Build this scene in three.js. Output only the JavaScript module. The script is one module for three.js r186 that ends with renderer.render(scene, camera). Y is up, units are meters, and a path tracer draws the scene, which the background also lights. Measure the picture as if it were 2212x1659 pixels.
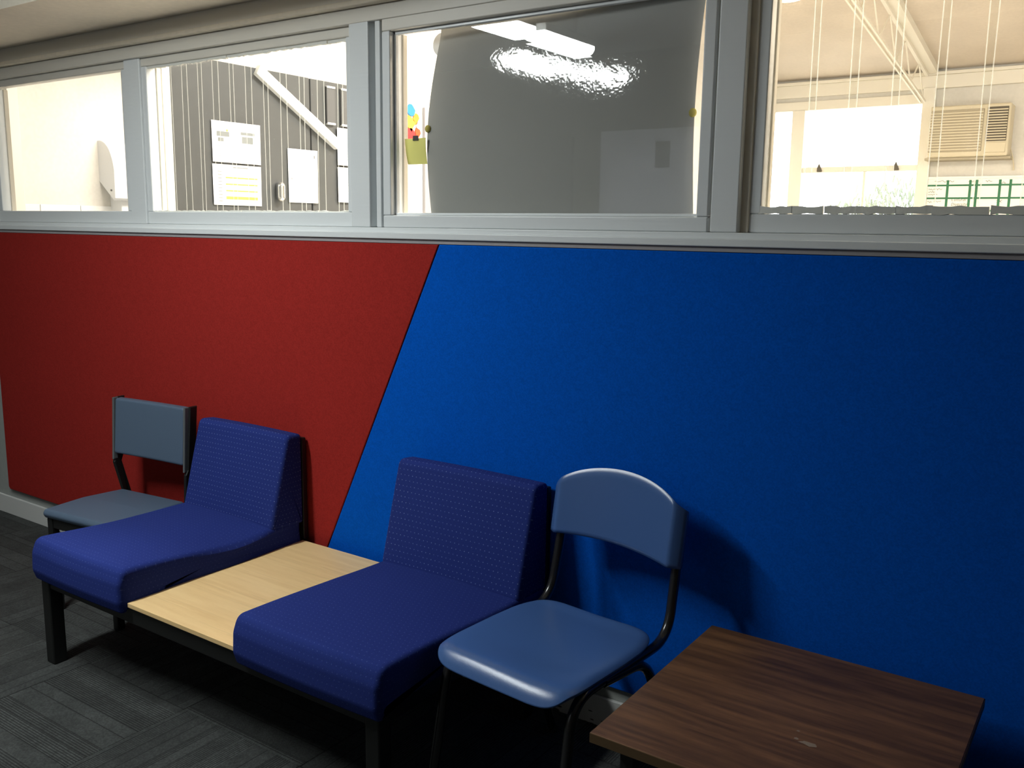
import * as THREE from 'three';
import { RoundedBoxGeometry } from 'three/addons/geometries/RoundedBoxGeometry.js';
import { mergeGeometries } from 'three/addons/utils/BufferGeometryUtils.js';
import { RectAreaLightUniformsLib } from 'three/addons/lights/RectAreaLightUniformsLib.js';

// ------------------------------------------------------------------ camera, sky, lights, exposure
const scene = new THREE.Scene();
const R = THREE.MathUtils.degToRad;
const camera = new THREE.PerspectiveCamera(2 * Math.atan(829.5 / 1980) * 180 / Math.PI, 2212 / 1659, 0.05, 100);
camera.rotation.order = 'YXZ';
camera.position.set(0, 1.4329, 2.2);
camera.rotation.set(R(-9.685), R(34.56), R(0.78));
const renderer = new THREE.WebGLRenderer({ antialias: true });
renderer.toneMapping = THREE.LinearToneMapping;
renderer.toneMappingExposure = 1.0;
renderer.shadowMap.enabled = true;
RectAreaLightUniformsLib.init();
scene.background = new THREE.Color(9.5, 9.7, 9.8);          // overcast daylight outside the far classroom windows

const CORRIDOR_LAMP = 97, CLASS_LAMP = 185, KITCHEN_LAMP = 38;

function panelLight(name, w, h, [x, y, z], color, intensity, turn = 0) {   // a downward facing area light just under a diffuser
  const l = new THREE.RectAreaLight(color, intensity, w, h);
  l.name = name; l.position.set(x, y, z); l.rotation.set(-Math.PI / 2, 0, turn);
  scene.add(l); return l;
}
const COOL = new THREE.Color().setRGB(0.95, 1.0, 0.98), WARM = new THREE.Color().setRGB(1.0, 0.83, 0.62), NEUTRAL = new THREE.Color().setRGB(1.0, 0.965, 0.91);
panelLight('corridor_lamp_light', 0.105, 0.46, [-2.58, 2.321, 1.31], COOL, CORRIDOR_LAMP);
panelLight('corridor_lamp_light', 0.105, 0.46, [-2.58, 2.321, 1.87], COOL, CORRIDOR_LAMP);
panelLight('classroom_lamp_light', 0.2, 1.2, [-2.18, 2.93, -3.6], WARM, CLASS_LAMP);
panelLight('classroom_lamp_light', 0.2, 1.2, [1.2, 2.74, -3.6], WARM, CLASS_LAMP);  // unseen lamp, added to brighten the classroom
panelLight('classroom_lamp_light', 0.2, 1.2, [-1.93, 3.2, -1.4], NEUTRAL, CLASS_LAMP);  // unseen lamp, added to brighten the side wall near the window row
panelLight('kitchen_lamp_light', 0.3, 1.0, [-4.5, 2.5, -1.3], NEUTRAL, KITCHEN_LAMP);

// ------------------------------------------------------------------ helpers
let seed = 7;
const rnd = () => { seed = (seed * 1664525 + 1013904223) >>> 0; return seed / 4294967296; };
const names = new Map();
function numbered(n) { const k = names.get(n) ?? 0; names.set(n, k + 1); return k ? `${n}_${String(k).padStart(3, '0')}` : n; }
function mesh(name, geo, mat, parent) { const m = new THREE.Mesh(geo, mat); m.name = name; if (parent) parent.add(m); return m; }
function thing(name, label, category, pos = [0, 0, 0], turn = 0, group) {
  const o = new THREE.Group(); o.name = numbered(name); o.position.set(...pos); o.rotation.y = turn;
  o.userData = { label, category }; if (group) o.userData.group = group; scene.add(o); return o;
}
function single(name, geo, mat, label, category, group) {
  const m = mesh(numbered(name), geo, mat, scene); m.userData = { label, category }; if (group) m.userData.group = group; return m;
}
function struct(name, geo, mat, label, category = 'wall') {
  const m = geo ? mesh(numbered(name), geo, mat, scene) : new THREE.Group();
  if (!geo) { m.name = numbered(name); scene.add(m); }
  m.userData = { kind: 'structure', label, category }; return m;
}
// uv in metres from the dominant axis of each face
function metreUV(g, s = 1, swap = false) {
  g = g.index ? g.toNonIndexed() : g; const p = g.attributes.position, n = g.attributes.normal, uv = new Float32Array(p.count * 2);
  for (let i = 0; i < p.count; i++) {
    const ax = Math.abs(n.getX(i)), ay = Math.abs(n.getY(i)), az = Math.abs(n.getZ(i)); let u, v;
    if (ax > ay && ax > az) { u = p.getZ(i); v = p.getY(i); } else if (ay > az) { u = p.getX(i); v = p.getZ(i); } else { u = p.getX(i); v = p.getY(i); }
    uv[2 * i] = (swap ? v : u) * s; uv[2 * i + 1] = (swap ? u : v) * s;
  }
  g.setAttribute('uv', new THREE.BufferAttribute(uv, 2)); return g;
}
function bx(x0, x1, y0, y1, z0, z1, r = 0.003, seg = 1) {
  const w = x1 - x0, h = y1 - y0, d = z1 - z0; r = Math.min(r, w / 2.1, h / 2.1, d / 2.1);
  const g = r > 0 ? new RoundedBoxGeometry(w, h, d, seg, r) : new THREE.BoxGeometry(w, h, d);
  g.translate((x0 + x1) / 2, (y0 + y1) / 2, (z0 + z1) / 2); return metreUV(g);
}
const merge = (a) => mergeGeometries(a.map((g) => (g.index ? g.toNonIndexed() : g)).map((g) => { for (const k of Object.keys(g.attributes)) if (!['position', 'normal', 'uv'].includes(k)) g.deleteAttribute(k); return g; }));
const V = (x, y, z) => new THREE.Vector3(x, y, z);
// a bent tube: straight runs with rounded corners
function tube(pts, r, bend = 0.05, radial = 12) {
  const P = pts.map((p) => V(...p)), path = new THREE.CurvePath(); let a = P[0];
  for (let i = 1; i < P.length - 1; i++) {
    const d0 = P[i - 1].distanceTo(P[i]), d1 = P[i + 1].distanceTo(P[i]), b = Math.min(bend, d0 * 0.48, d1 * 0.48);
    const s = P[i].clone().lerp(P[i - 1], b / d0), e = P[i].clone().lerp(P[i + 1], b / d1);
    path.add(new THREE.LineCurve3(a, s)); path.add(new THREE.QuadraticBezierCurve3(s, P[i], e)); a = e;
  }
  path.add(new THREE.LineCurve3(a, P[P.length - 1]));
  const pts2 = path.getSpacedPoints(Math.max(10, pts.length * 14));
  const g = new THREE.TubeGeometry(new THREE.CatmullRomCurve3(pts2), pts2.length * 2, r, radial);
  return g;
}
// polygon with rounded corners [[a, b, radius]...] as dense points
function roundPoly(c, step = 0.02, seg = 6) {
  const out = [], n = c.length, P = c.map(([a, b]) => new THREE.Vector2(a, b)); const ends = [];
  for (let i = 0; i < n; i++) {
    const p = P[i], a = P[(i + n - 1) % n], b = P[(i + 1) % n], r = c[i][2] ?? 0;
    const da = a.clone().sub(p), db = b.clone().sub(p), la = da.length(), lb = db.length(); da.normalize(); db.normalize();
    const ang = Math.acos(THREE.MathUtils.clamp(da.dot(db), -1, 1)), t = Math.min(r / Math.tan(ang / 2), la * 0.49, lb * 0.49);
    ends.push({ s: p.clone().addScaledVector(da, t), p, e: p.clone().addScaledVector(db, t) });
  }
  for (let i = 0; i < n; i++) {
    const { s, p, e } = ends[i];
    for (let k = 0; k <= seg; k++) { const u = k / seg, q = s.clone().multiplyScalar((1 - u) ** 2).addScaledVector(p, 2 * u * (1 - u)).addScaledVector(e, u * u); out.push([q.x, q.y]); }
    const nx = ends[(i + 1) % n].s, L = e.distanceTo(nx), m = Math.floor(L / step);
    for (let k = 1; k < m; k++) { const q = e.clone().lerp(nx, k / m); out.push([q.x, q.y]); }
  }
  return out;
}
// padded body: the (z, y) outline swept along x, shrinking at both ends so that the side edges are round
function cushion(profile, x0, x1, r, warp, nx = 22, ne = 5) {
  const n = profile.length, nor = [], len = [0]; let area = 0;
  for (let i = 0; i < n; i++) { const [a, b] = profile[i], [c, d] = profile[(i + 1) % n]; area += a * d - c * b; len.push(len[i] + Math.hypot(c - a, d - b)); }
  const sg = area > 0 ? 1 : -1;
  for (let i = 0; i < n; i++) { const [a, b] = profile[(i + n - 1) % n], [c, d] = profile[(i + 1) % n], l = Math.hypot(c - a, d - b) || 1; nor.push([sg * (d - b) / l, -sg * (c - a) / l]); }
  const rings = [];
  for (let k = 0; k <= ne; k++) { const t = k / ne * Math.PI / 2; rings.push([x0 + r * (1 - Math.sin(t)), r * (1 - Math.cos(t))].map((v, i) => (i ? r * (1 - Math.sin(t)) : x0 + r * (1 - Math.cos(t))))); }
  for (let k = 1; k < nx; k++) rings.push([x0 + r + (x1 - x0 - 2 * r) * k / nx, 0]);
  for (let k = ne; k >= 0; k--) { const t = k / ne * Math.PI / 2; rings.push([x1 - r * (1 - Math.cos(t)), r * (1 - Math.sin(t))]); }
  const pos = [], uv = [], idx = [];
  let cz = 0, cy = 0; for (const [a, b] of profile) { cz += a / n; cy += b / n; }
  for (const [x, off] of rings) for (let i = 0; i <= n; i++) {
    const j = i % n; let p = V(x, profile[j][1] - nor[j][1] * off, profile[j][0] - nor[j][0] * off); if (warp) p = warp(p);
    pos.push(p.x, p.y, p.z); uv.push(x, len[i]);
  }
  const m = n + 1;
  for (let k = 0; k < rings.length - 1; k++) for (let i = 0; i < n; i++) { const a = k * m + i, b = a + 1, c = a + m, d = c + 1; sg > 0 ? idx.push(a, b, c, b, d, c) : idx.push(a, c, b, b, c, d); }
  for (const [k, flip] of [[0, true], [rings.length - 1, false]]) {
    const c = pos.length / 3; let p = V(rings[k][0], cy, cz); if (warp) p = warp(p); pos.push(p.x, p.y, p.z); uv.push(cz, cy);
    const b0 = pos.length / 3;
    for (let i = 0; i <= n; i++) { pos.push(pos[3 * (k * m + i)], pos[3 * (k * m + i) + 1], pos[3 * (k * m + i) + 2]); uv.push(profile[i % n][0], profile[i % n][1]); }
    for (let i = 0; i < n; i++) (flip === (sg > 0)) ? idx.push(c, b0 + i + 1, b0 + i) : idx.push(c, b0 + i, b0 + i + 1);
  }
  const g = new THREE.BufferGeometry(); g.setAttribute('position', new THREE.Float32BufferAttribute(pos, 3)); g.setAttribute('uv', new THREE.Float32BufferAttribute(uv, 2)); g.setIndex(idx);
  g.computeVertexNormals(); return g;
}
// flat (x, y) outline with a bevel, front face at z1
function plate(points, z0, z1, bevel = 0.003, seg = 2) {
  const s = new THREE.Shape(points.map(([x, y]) => new THREE.Vector2(x, y)));
  const g = new THREE.ExtrudeGeometry(s, { depth: z1 - z0 - 2 * bevel, bevelEnabled: bevel > 0, bevelThickness: bevel, bevelSize: bevel, bevelOffset: -bevel, bevelSegments: seg, curveSegments: 12 });
  g.translate(0, 0, z0 + bevel); return metreUV(g);
}

// ------------------------------------------------------------------ textures (grain, weave, print)
function dataTex(w, h, fn, srgb = true, rep = [1, 1]) {
  const d = new Uint8Array(w * h * 4);
  for (let y = 0; y < h; y++) for (let x = 0; x < w; x++) { const c = fn(x / w, y / h, x, y), i = 4 * (y * w + x); for (let k = 0; k < 3; k++) d[i + k] = Math.max(0, Math.min(255, Array.isArray(c) ? c[k] : c)); d[i + 3] = 255; }
  const t = new THREE.DataTexture(d, w, h); t.wrapS = t.wrapT = THREE.RepeatWrapping; t.magFilter = THREE.LinearFilter; t.minFilter = THREE.LinearMipmapLinearFilter; t.generateMipmaps = true;
  if (srgb) t.colorSpace = THREE.SRGBColorSpace; t.repeat.set(...rep); t.needsUpdate = true; return t;
}
function lattice(n, sd) { let s = sd; const r = () => { s = (s * 1664525 + 1013904223) >>> 0; return s / 4294967296; }; return Float32Array.from({ length: n * n }, r); }
function noiseFn(n, sd) {                                   // tileable value noise on an n x n lattice
  const L = lattice(n, sd), sm = (t) => t * t * (3 - 2 * t);
  return (u, v) => { const x = ((u % 1) + 1) % 1 * n, y = ((v % 1) + 1) % 1 * n, i = Math.floor(x) % n, j = Math.floor(y) % n, a = sm(x - Math.floor(x)), b = sm(y - Math.floor(y)), i1 = (i + 1) % n, j1 = (j + 1) % n; return (L[j * n + i] * (1 - a) + L[j * n + i1] * a) * (1 - b) + (L[j1 * n + i] * (1 - a) + L[j1 * n + i1] * a) * b; };
}
const nA = noiseFn(8, 11), nB = noiseFn(32, 23), nC = noiseFn(128, 37), nD = noiseFn(4, 5);
// felt pinboard cloth: fine fibre and a faint mottle
const feltTex = dataTex(512, 512, (u, v) => { const t = 0.90 + 0.10 * nC(u, v) * 0.9 + 0.05 * nC(v * 2 + 0.3, u * 2) + 0.03 * nB(u, v); return 255 * Math.min(1, t - 0.03); }, true, [2.2, 2.2]);
const feltBump = dataTex(256, 256, (u, v, x, y) => 128 + 70 * (nC(u, v) - 0.5) + 40 * (((x + y) & 1) - 0.5), false, [6, 6]);
// upholstery: woven navy with rows of small pale flecks
const FLECK_U = 0.0155, FLECK_V = 0.0165;
function flecks(strength) {
  return dataTex(512, 512, (u, v, x, y) => {
    const w = 0.82 + 0.12 * (((x >> 1) + (y >> 1)) & 1) + 0.12 * (nC(u * 1, v * 1) - 0.5);
    const px = u * 8, py = v * 8, row = Math.floor(py), fx = px + (row % 2 ? 0.5 : 0), col = Math.floor(fx), dx = (fx - col - 0.5), dy = (py - row - 0.5);
    const f = (dx * dx) / (0.10 * 0.10) + (dy * dy) / (0.085 * 0.085) < 1 ? strength * (0.6 + 0.4 * nB(col / 8 + 0.1, row / 8)) : 0;
    return [43 * w + f * 62, 59 * w + f * 64, 134 * w + f * 44];
  }, true, [1 / (8 * FLECK_U), 1 / (8 * FLECK_V)]);
}
const fleckBack = flecks(1.25), fleckSeat = flecks(0.55);
const weaveBump = dataTex(128, 128, (u, v, x, y) => 110 + 60 * (((x >> 1) + (y >> 1)) & 1) + 60 * nC(u, v), false, [1 / 0.12, 1 / 0.12]);
// carpet tiles: loop pile in tonal bands and ribbed lines
function carpet(sd) {
  let s = sd; const r = () => { s = (s * 1664525 + 1013904223) >>> 0; return s / 4294967296; };
  const N = 512, row = new Float32Array(N); let y = 0;
  while (y < N) {
    const w = 14 + Math.floor(r() * 60), kind = r(), base = 0.84 + 0.2 * r();
    for (let k = 0; k < w && y < N; k++, y++) {
      let t = base; if (kind < 0.45) t *= (Math.floor(k / 4) % 2 ? 0.66 : 1.14); if (k < 3 && kind > 0.3) t *= 0.5; row[y] = t;
    }
  }
  return dataTex(N, N, (u, v, x, yy) => { const t = row[yy] * (0.78 + 0.3 * nC(u, v) + 0.14 * (nA(u, v) - 0.5) + 0.12 * (nB(u * 1, v * 1) - 0.5)); return [66 * t, 69 * t, 68 * t]; });
}
const carpetTex = [carpet(91), carpet(172), carpet(333), carpet(404)];
const pileBump = dataTex(256, 256, (u, v, x, y) => 90 + 100 * nC(u, v) + ((y >> 1) & 1) * 40, false, [2, 2]);
// wood grain along u
function wood(light, dark, line, sd, lines = 40) {
  const q = noiseFn(64, sd), q2 = noiseFn(16, sd + 3);
  return dataTex(512, 512, (u, v) => {
    const a = q(u * 0.08 + 0.13, v + 0.012 * q2(u * 0.5, v)), b = q2(u * 0.12, v), c = q(u * 0.5, v * 4 + 0.21);
    let t = 0.55 * a + 0.3 * b + 0.15 * c; const k = q(u * 0.05 + 0.5, v * lines / 16) > 0.78 ? line : 0;
    return [0, 1, 2].map((i) => light[i] * (1 - t) + dark[i] * t - k * 255 * (light[i] / 255));
  });
}
const beechTex = wood([250, 217, 160], [233, 195, 136], 0.025, 51); beechTex.repeat.set(1.4, 1.4); beechTex.offset.set(0.45, -0.06);
const walnutTex = wood([146, 103, 66], [74, 49, 29], 0.08, 77, 60); walnutTex.repeat.set(1.5, 1.5); walnutTex.offset.set(0.5, 0.5);
// old gloss paint: brush waves, and scuffed patches
const brushBump = dataTex(256, 256, (u, v) => 128 + 90 * (nB(u * 0.25, v) - 0.5) + 40 * (nA(u, v) - 0.5), false, [1.2, 5]);
const wallTex = dataTex(512, 512, (u, v) => { const t = 0.95 + 0.05 * nA(u, v) + 0.03 * (nC(u, v) - 0.5); return 250 * t; }, true, [0.6, 0.6]);
const smear = dataTex(512, 512, (u, v) => 128 + 100 * (nA(u, v) - 0.5) + 60 * (nB(u, v) - 0.5) + 34 * (nC(u, v) - 0.5), false, [1.6, 1.6]);
const skirtTex = (() => {                                     // white skirting with black scuffs and drips of old adhesive
  const c = document.createElement('canvas'); c.width = 2048; c.height = 64; const g = c.getContext('2d'); g.fillStyle = '#d9dad8'; g.fillRect(0, 0, 2048, 64); let s = 99;
  const r = () => { s = (s * 1664525 + 1013904223) >>> 0; return s / 4294967296; };
  for (let i = 0; i < 240; i++) { const x = 372 + r() * 1676, y = 20 + 44 * Math.sqrt(r()); g.fillStyle = r() < 0.6 ? '#1f2020' : '#55524c'; g.beginPath(); g.ellipse(x, y, 0.8 + 2.6 * r(), 1 + 4.5 * r() * r(), 0, 0, 7); g.fill(); }
  const t = new THREE.CanvasTexture(c); t.colorSpace = THREE.SRGBColorSpace; return t;
})();
function canvasTex(w, h, draw) { const c = document.createElement('canvas'); c.width = w; c.height = h; draw(c.getContext('2d'), w, h); const t = new THREE.CanvasTexture(c); t.colorSpace = THREE.SRGBColorSpace; return t; }

// ------------------------------------------------------------------ materials
const std = (o) => new THREE.MeshStandardMaterial(o), phy = (o) => new THREE.MeshPhysicalMaterial(o);
const lin = (r, g, b) => new THREE.Color().setRGB(r, g, b);
const M = {
  gloss: std({ color: lin(0.72, 0.75, 0.76), roughness: 0.32, bumpMap: brushBump, bumpScale: 0.0006 }),
  cream: std({ color: lin(0.74, 0.69, 0.58), roughness: 0.45 }),
  soffit: std({ color: lin(0.86, 0.78, 0.64), roughness: 0.8, map: wallTex }),
  head: std({ color: lin(0.70, 0.67, 0.60), roughness: 0.45, bumpMap: brushBump, bumpScale: 0.0005 }),
  greyWall: std({ color: lin(0.40, 0.42, 0.40), roughness: 0.7, map: wallTex }),
  skirt: std({ color: 0xffffff, roughness: 0.45, map: skirtTex }),
  paleCeil: std({ color: lin(0.68, 0.69, 0.68), roughness: 0.9, map: wallTex }),
  oppWall: std({ color: lin(0.13, 0.13, 0.12), roughness: 0.75, map: wallTex }),
  classWall: std({ color: lin(0.78, 0.75, 0.68), roughness: 0.8, map: wallTex }),
  classCeil: std({ color: lin(0.72, 0.64, 0.54), roughness: 0.9, map: wallTex }),
  classTrim: std({ color: lin(0.80, 0.76, 0.66), roughness: 0.5 }),
  classFloor: std({ color: lin(0.42, 0.38, 0.31), roughness: 0.8 }),
  greyDoor: std({ color: lin(0.085, 0.088, 0.088), roughness: 0.5, map: wallTex }),
  pane: phy({ color: 0xffffff, transmission: 1, thickness: 0, roughness: 0.0, ior: 1.5 }),
  strip: phy({ color: lin(0.95, 0.96, 0.95), transmission: 1, thickness: 0, roughness: 0.03, ior: 1.25 }),
  bead: phy({ color: lin(0.98, 0.98, 0.96), transmission: 0.9, thickness: 0, roughness: 0.45 }),
  tape: std({ color: lin(0.76, 0.76, 0.70), roughness: 0.4, bumpMap: smear, bumpScale: 0.003 }),
  sheet: phy({ color: lin(0.37, 0.375, 0.35), roughness: 0.04, bumpMap: smear, bumpScale: 0.0004, ior: 1.45 }),
  red: phy({ color: lin(0.35, 0.026, 0.021), specularIntensity: 0.15, roughness: 0.95, map: feltTex, bumpMap: feltBump, bumpScale: 0.0008 }),
  blue: phy({ color: lin(0.001, 0.105, 0.59), specularIntensity: 0.1, roughness: 0.95, map: feltTex, bumpMap: feltBump, bumpScale: 0.0008 }),
  fabricBack: phy({ specularIntensity: 0.2, map: fleckBack, roughness: 0.95, bumpMap: weaveBump, bumpScale: 0.0012 }),
  fabricSeat: phy({ specularIntensity: 0.2, map: fleckSeat, roughness: 0.95, bumpMap: weaveBump, bumpScale: 0.0012 }),
  blackSteel: std({ color: lin(0.007, 0.0075, 0.007), roughness: 0.5, metalness: 0.0 }),
  blackTube: phy({ color: lin(0.012, 0.012, 0.013), roughness: 0.25, clearcoat: 0.5, clearcoatRoughness: 0.15 }),
  beech: std({ map: beechTex, roughness: 0.42 }), beechEdge: std({ color: lin(0.45, 0.33, 0.18), roughness: 0.6 }),
  walnut: std({ map: walnutTex, roughness: 0.5 }), walnutEdge: std({ color: lin(0.10, 0.06, 0.025), roughness: 0.6 }),
  slate: std({ color: lin(0.058, 0.130, 0.33), roughness: 0.27, bumpMap: weaveBump, bumpScale: 0.00025 }),
  vinyl: std({ color: lin(0.080, 0.12, 0.18), roughness: 0.5, bumpMap: weaveBump, bumpScale: 0.0003 }),
  vinylDark: std({ color: lin(0.10, 0.11, 0.115), roughness: 0.55 }),
  white: std({ color: lin(0.82, 0.82, 0.80), roughness: 0.4 }),
  hood: std({ color: lin(0.72, 0.73, 0.74), roughness: 0.3 }),
  paper: std({ color: lin(0.80, 0.80, 0.79), roughness: 0.9 }),
  yellowPaper: std({ color: lin(0.74, 0.72, 0.22), roughness: 0.85 }), putty: std({ color: lin(0.42, 0.36, 0.08), roughness: 0.8 }),
  black: std({ color: lin(0.02, 0.02, 0.02), roughness: 0.5 }), chrome: std({ color: lin(0.55, 0.55, 0.55), roughness: 0.25, metalness: 1 }),
  dark: std({ color: lin(0.10, 0.10, 0.10), roughness: 0.6 }),
  green: std({ color: lin(0.02, 0.16, 0.07), roughness: 0.6 }),
  acBeige: std({ color: lin(0.62, 0.55, 0.40), roughness: 0.5 }), acDark: std({ color: lin(0.10, 0.085, 0.06), roughness: 0.6 }), acGrille: std({ color: lin(0.40, 0.35, 0.25), roughness: 0.6 }),
  leaf: phy({ color: lin(0.16, 0.19, 0.13), roughness: 0.9, transmission: 0.3, thickness: 0, side: THREE.DoubleSide }),
  lampCool: std({ color: 0xffffff, emissive: COOL, emissiveIntensity: 40 }),
  lampWarm: std({ color: 0xffffff, emissive: WARM, emissiveIntensity: 14 }),
};

// ------------------------------------------------------------------ structure
const T = -0.10, TP = -0.076;                                                    // face and back of the dividing wall
{
  const f = struct('floor', bx(-5.6, 2.1, -0.12, -0.006, -0.1, 3.4, 0), M.blackSteel, 'dark grey striped carpet tile floor of the waiting area', 'floor');
  const gx0 = -2.735, gz0 = 0.66, mats = carpetTex.map((t) => std({ map: t, roughness: 1, bumpMap: pileBump, bumpScale: 0.002 }));
  const full = new RoundedBoxGeometry(0.4985, 0.012, 0.4985, 1, 0.001);
  for (let i = -6; i <= 9; i++) for (let j = -2; j <= 5; j++) {
    let x0 = gx0 + 0.5 * i, z0 = gz0 + 0.5 * j, x1 = x0 + 0.5, z1 = z0 + 0.5;
    x0 = Math.max(x0, -5.5); x1 = Math.min(x1, 2); z0 = Math.max(z0, 0); z1 = Math.min(z1, 3.2);
    if (x1 - x0 < 0.02 || z1 - z0 < 0.02) continue;
    const along = (i + j) % 2 === 0, whole = x1 - x0 > 0.499 && z1 - z0 > 0.499;
    let g;
    { g = new THREE.BoxGeometry(x1 - x0 - 0.0012, 0.012, z1 - z0 - 0.0012);
      const p = g.attributes.position, uv = g.attributes.uv; const fl = ((i * 7 + j * 13) % 2 + 2) % 2;
      for (let k = 0; k < p.count; k++) { let u = p.getX(k) / 0.5 + 0.5, v = p.getZ(k) / 0.5 + 0.5; if (!along) [u, v] = [v, u]; if (fl) v = 1 - v; uv.setXY(k, u, v); } }
    const m = mesh('carpet_tile', g, mats[((i * 5 + j * 3) % 4 + 4) % 4], f); m.position.set((x0 + x1) / 2, 0 - 0.006, (z0 + z1) / 2);
  }
  void full;
}
struct('wall_back', merge([
  bx(-5.6, 2.1, -0.12, 1.392, T, 0, 0), bx(-5.6, 2.1, 2.08, 4.5, T, 0, 0), bx(-5.6, -4.46, 1.392, 2.08, T, 0, 0), bx(1.16, 2.1, 1.392, 2.08, T, 0, 0),
]), M.greyWall, 'grey painted dividing wall under and around the window row');
struct('wall_left', bx(-5.6, -5.5, 0, 2.6, 0, 3.3, 0), M.greyWall, 'grey end wall of the waiting area');
struct('wall_right', bx(2.0, 2.1, 0, 2.6, 0, 3.3, 0), M.oppWall, 'dull end wall of the waiting area');
struct('wall_front', bx(-5.6, 2.1, 0, 2.6, 3.2, 3.3, 0), M.oppWall, 'dull wall facing the pinboards');
struct('ceiling', bx(-5.6, 2.1, 2.55, 2.65, 0.3, 3.3, 0), M.paleCeil, 'pale waiting area ceiling', 'ceiling');
const bulkhead = plate([[0, 2.172], [0.42, 2.172], [0.42, 2.56], [0, 2.56]].map(([z, y]) => [-z, y]).reverse(), -5.5, 2.0, 0.002, 1); bulkhead.rotateY(Math.PI / 2);
struct('ceiling_bulkhead', metreUV(bulkhead), M.soffit, 'beige dropped bulkhead running above the window row', 'bulkhead');
struct('trim_1', merge([bx(-5.5, 2.0, 2.117, 2.172, -0.02, 0.028, 0.002)]), M.head, 'shadowed cornice board under the bulkhead', 'trim');
struct('trim_2', bx(-5.5, 2.0, 2.101, 2.117, -0.02, 0.036, 0.003), M.soffit, 'thin pale bead along the window head', 'trim');
struct('trim_3', bx(-5.5, 2.0, 2.055, 2.101, -0.08, 0.008, 0.003), M.head, 'painted head board above the windows', 'trim');
// sill: nosing that overhangs the boards, and a sloping top
struct('trim_4', merge([bx(-5.5, 2.0, 1.393, 1.413, -0.06, 0.030, 0.003, 2), bx(-5.5, 2.0, 1.410, 1.428, -0.09, 0.012, 0.003)]), M.gloss, 'white gloss painted window sill above the pinboards', 'sill');
{
  const g = bx(-5.5, 2.0, 0, 0.092, 0.0, 0.012, 0.003), p = g.attributes.position, uv = g.attributes.uv;
  for (let k = 0; k < p.count; k++) uv.setXY(k, (p.getX(k) + 5.5) / 7.5, p.getY(k) / 0.092);
  struct('baseboard_back', g, M.skirt, 'white skirting board with black scuffs under the pinboards', 'skirting');
}
struct('baseboard_left', bx(-5.5, -5.488, 0, 0.092, 0.012, 3.2, 0.002), M.gloss, 'white skirting board on the end wall', 'skirting');
struct('trim_6', bx(-4.49, 2.0, 1.380, 1.394, 0.0, 0.021, 0.001), std({ color: lin(0.34, 0.32, 0.33), roughness: 0.7 }), 'grey filler strip added for the shaded gap between the sill and the pinboards', 'trim');  // added filler, its grey holds the shade of the gap under the sill
// pinboards
const bound = (y) => -1.779 + (y - 1.373) * 0.4736;
single('pinboard', plate([[-4.488, 0.15], [-4.476, 0.138], [bound(0.138) - 0.0015, 0.138], [bound(1.379) - 0.0015, 1.379], [-4.488, 1.379]], 0.0005, 0.022, 0.004, 3), M.red, 'red felt pinboard with a slanted edge on the grey wall', 'pinboard');
single('pinboard', plate([[bound(0.138) + 0.0015, 0.138], [0.75, 0.138], [0.75, 1.379], [bound(1.379) + 0.0015, 1.379]], 0.0005, 0.022, 0.004, 3), M.blue, 'bright blue felt pinboard with a slanted edge', 'pinboard');

// windows in the dividing wall: jambs, sashes, panes
function windowFrame(name, label, x0, x1, y0, y1, o = {}) {      // x0..x1, y0..y1 is the clear glass
  const w = struct(name, null, null, label, 'window'); const b = o.b ?? 0.032, zf = o.zf ?? -0.012;
  mesh('bottom_rail', bx(x0 - b, x1 + b, 1.428, y0, -0.055, zf, 0.004, 2), M.gloss, w);
  mesh('top_rail', bx(x0 - b, x1 + b, y1, 2.06, -0.055, zf, 0.004, 2), M.head, w);
  mesh('stile', bx(x0 - b, x0, y0, y1, -0.055, zf, 0.004, 2), M.gloss, w);
  mesh('stile', bx(x1, x1 + b, y0, y1, -0.055, zf, 0.004, 2), M.gloss, w);
  mesh('pane', bx(x0 - 0.006, x1 + 0.006, y0 - 0.006, y1 + 0.006, -0.034, -0.031, 0), M.pane, w);
  if (o.back !== false) {                                        // rebate of the frame on the far side, seen through the glass
    mesh('inner_stile', bx(x0 - b, x0 + 0.004, y0, y1, TP, -0.055, 0.003), M.cream, w);
    mesh('inner_stile', bx(x1 - 0.004, x1 + b, y0, y1, TP, -0.055, 0.003), M.cream, w);
  }
  return w;
}
const w1 = windowFrame('window_1', 'clear window looking into the cream kitchen', -4.405, -3.415, 1.478, 2.025);
const w2 = windowFrame('window_2', 'window with vertical clear plastic strips before the grey door', -3.250, -2.187, 1.476, 2.024);
const w3 = windowFrame('window_3', 'window covered from behind by a glossy grey sheet', -1.985, -0.957, 1.466, 2.020, { zf: 0.004 });
const w4 = windowFrame('window_4', 'window with clear plastic strips looking into the bright classroom', -0.798, 0.95, 1.474, 2.024, { zf: -0.02 });
mesh('post', bx(-3.383, -3.282, 1.428, 2.06, TP, -0.004, 0.004, 2), M.gloss, w2);
mesh('post', bx(-2.155, -2.072, 1.428, 2.06, TP, 0.006, 0.004, 2), M.gloss, w3);
mesh('post_bead', bx(-2.050, -2.028, 1.428, 2.06, TP, 0.000, 0.004, 2), M.gloss, w3);
mesh('post_back', bx(-2.075, -2.010, 1.428, 2.06, TP, -0.03, 0.002), M.gloss, w3);
mesh('post', bx(-0.918, -0.846, 1.428, 2.06, TP, 0.006, 0.004, 2), M.gloss, w4);
mesh('post_back', bx(-0.85, -0.826, 1.428, 2.06, TP, -0.014, 0.002), M.cream, w4);
mesh('post', bx(-4.47, -4.437, 1.428, 2.06, TP, 0.0, 0.004, 2), M.gloss, w1);
mesh('post', bx(0.98, 1.17, 1.428, 2.06, TP, 0.0, 0.004, 2), M.gloss, w4);
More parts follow.
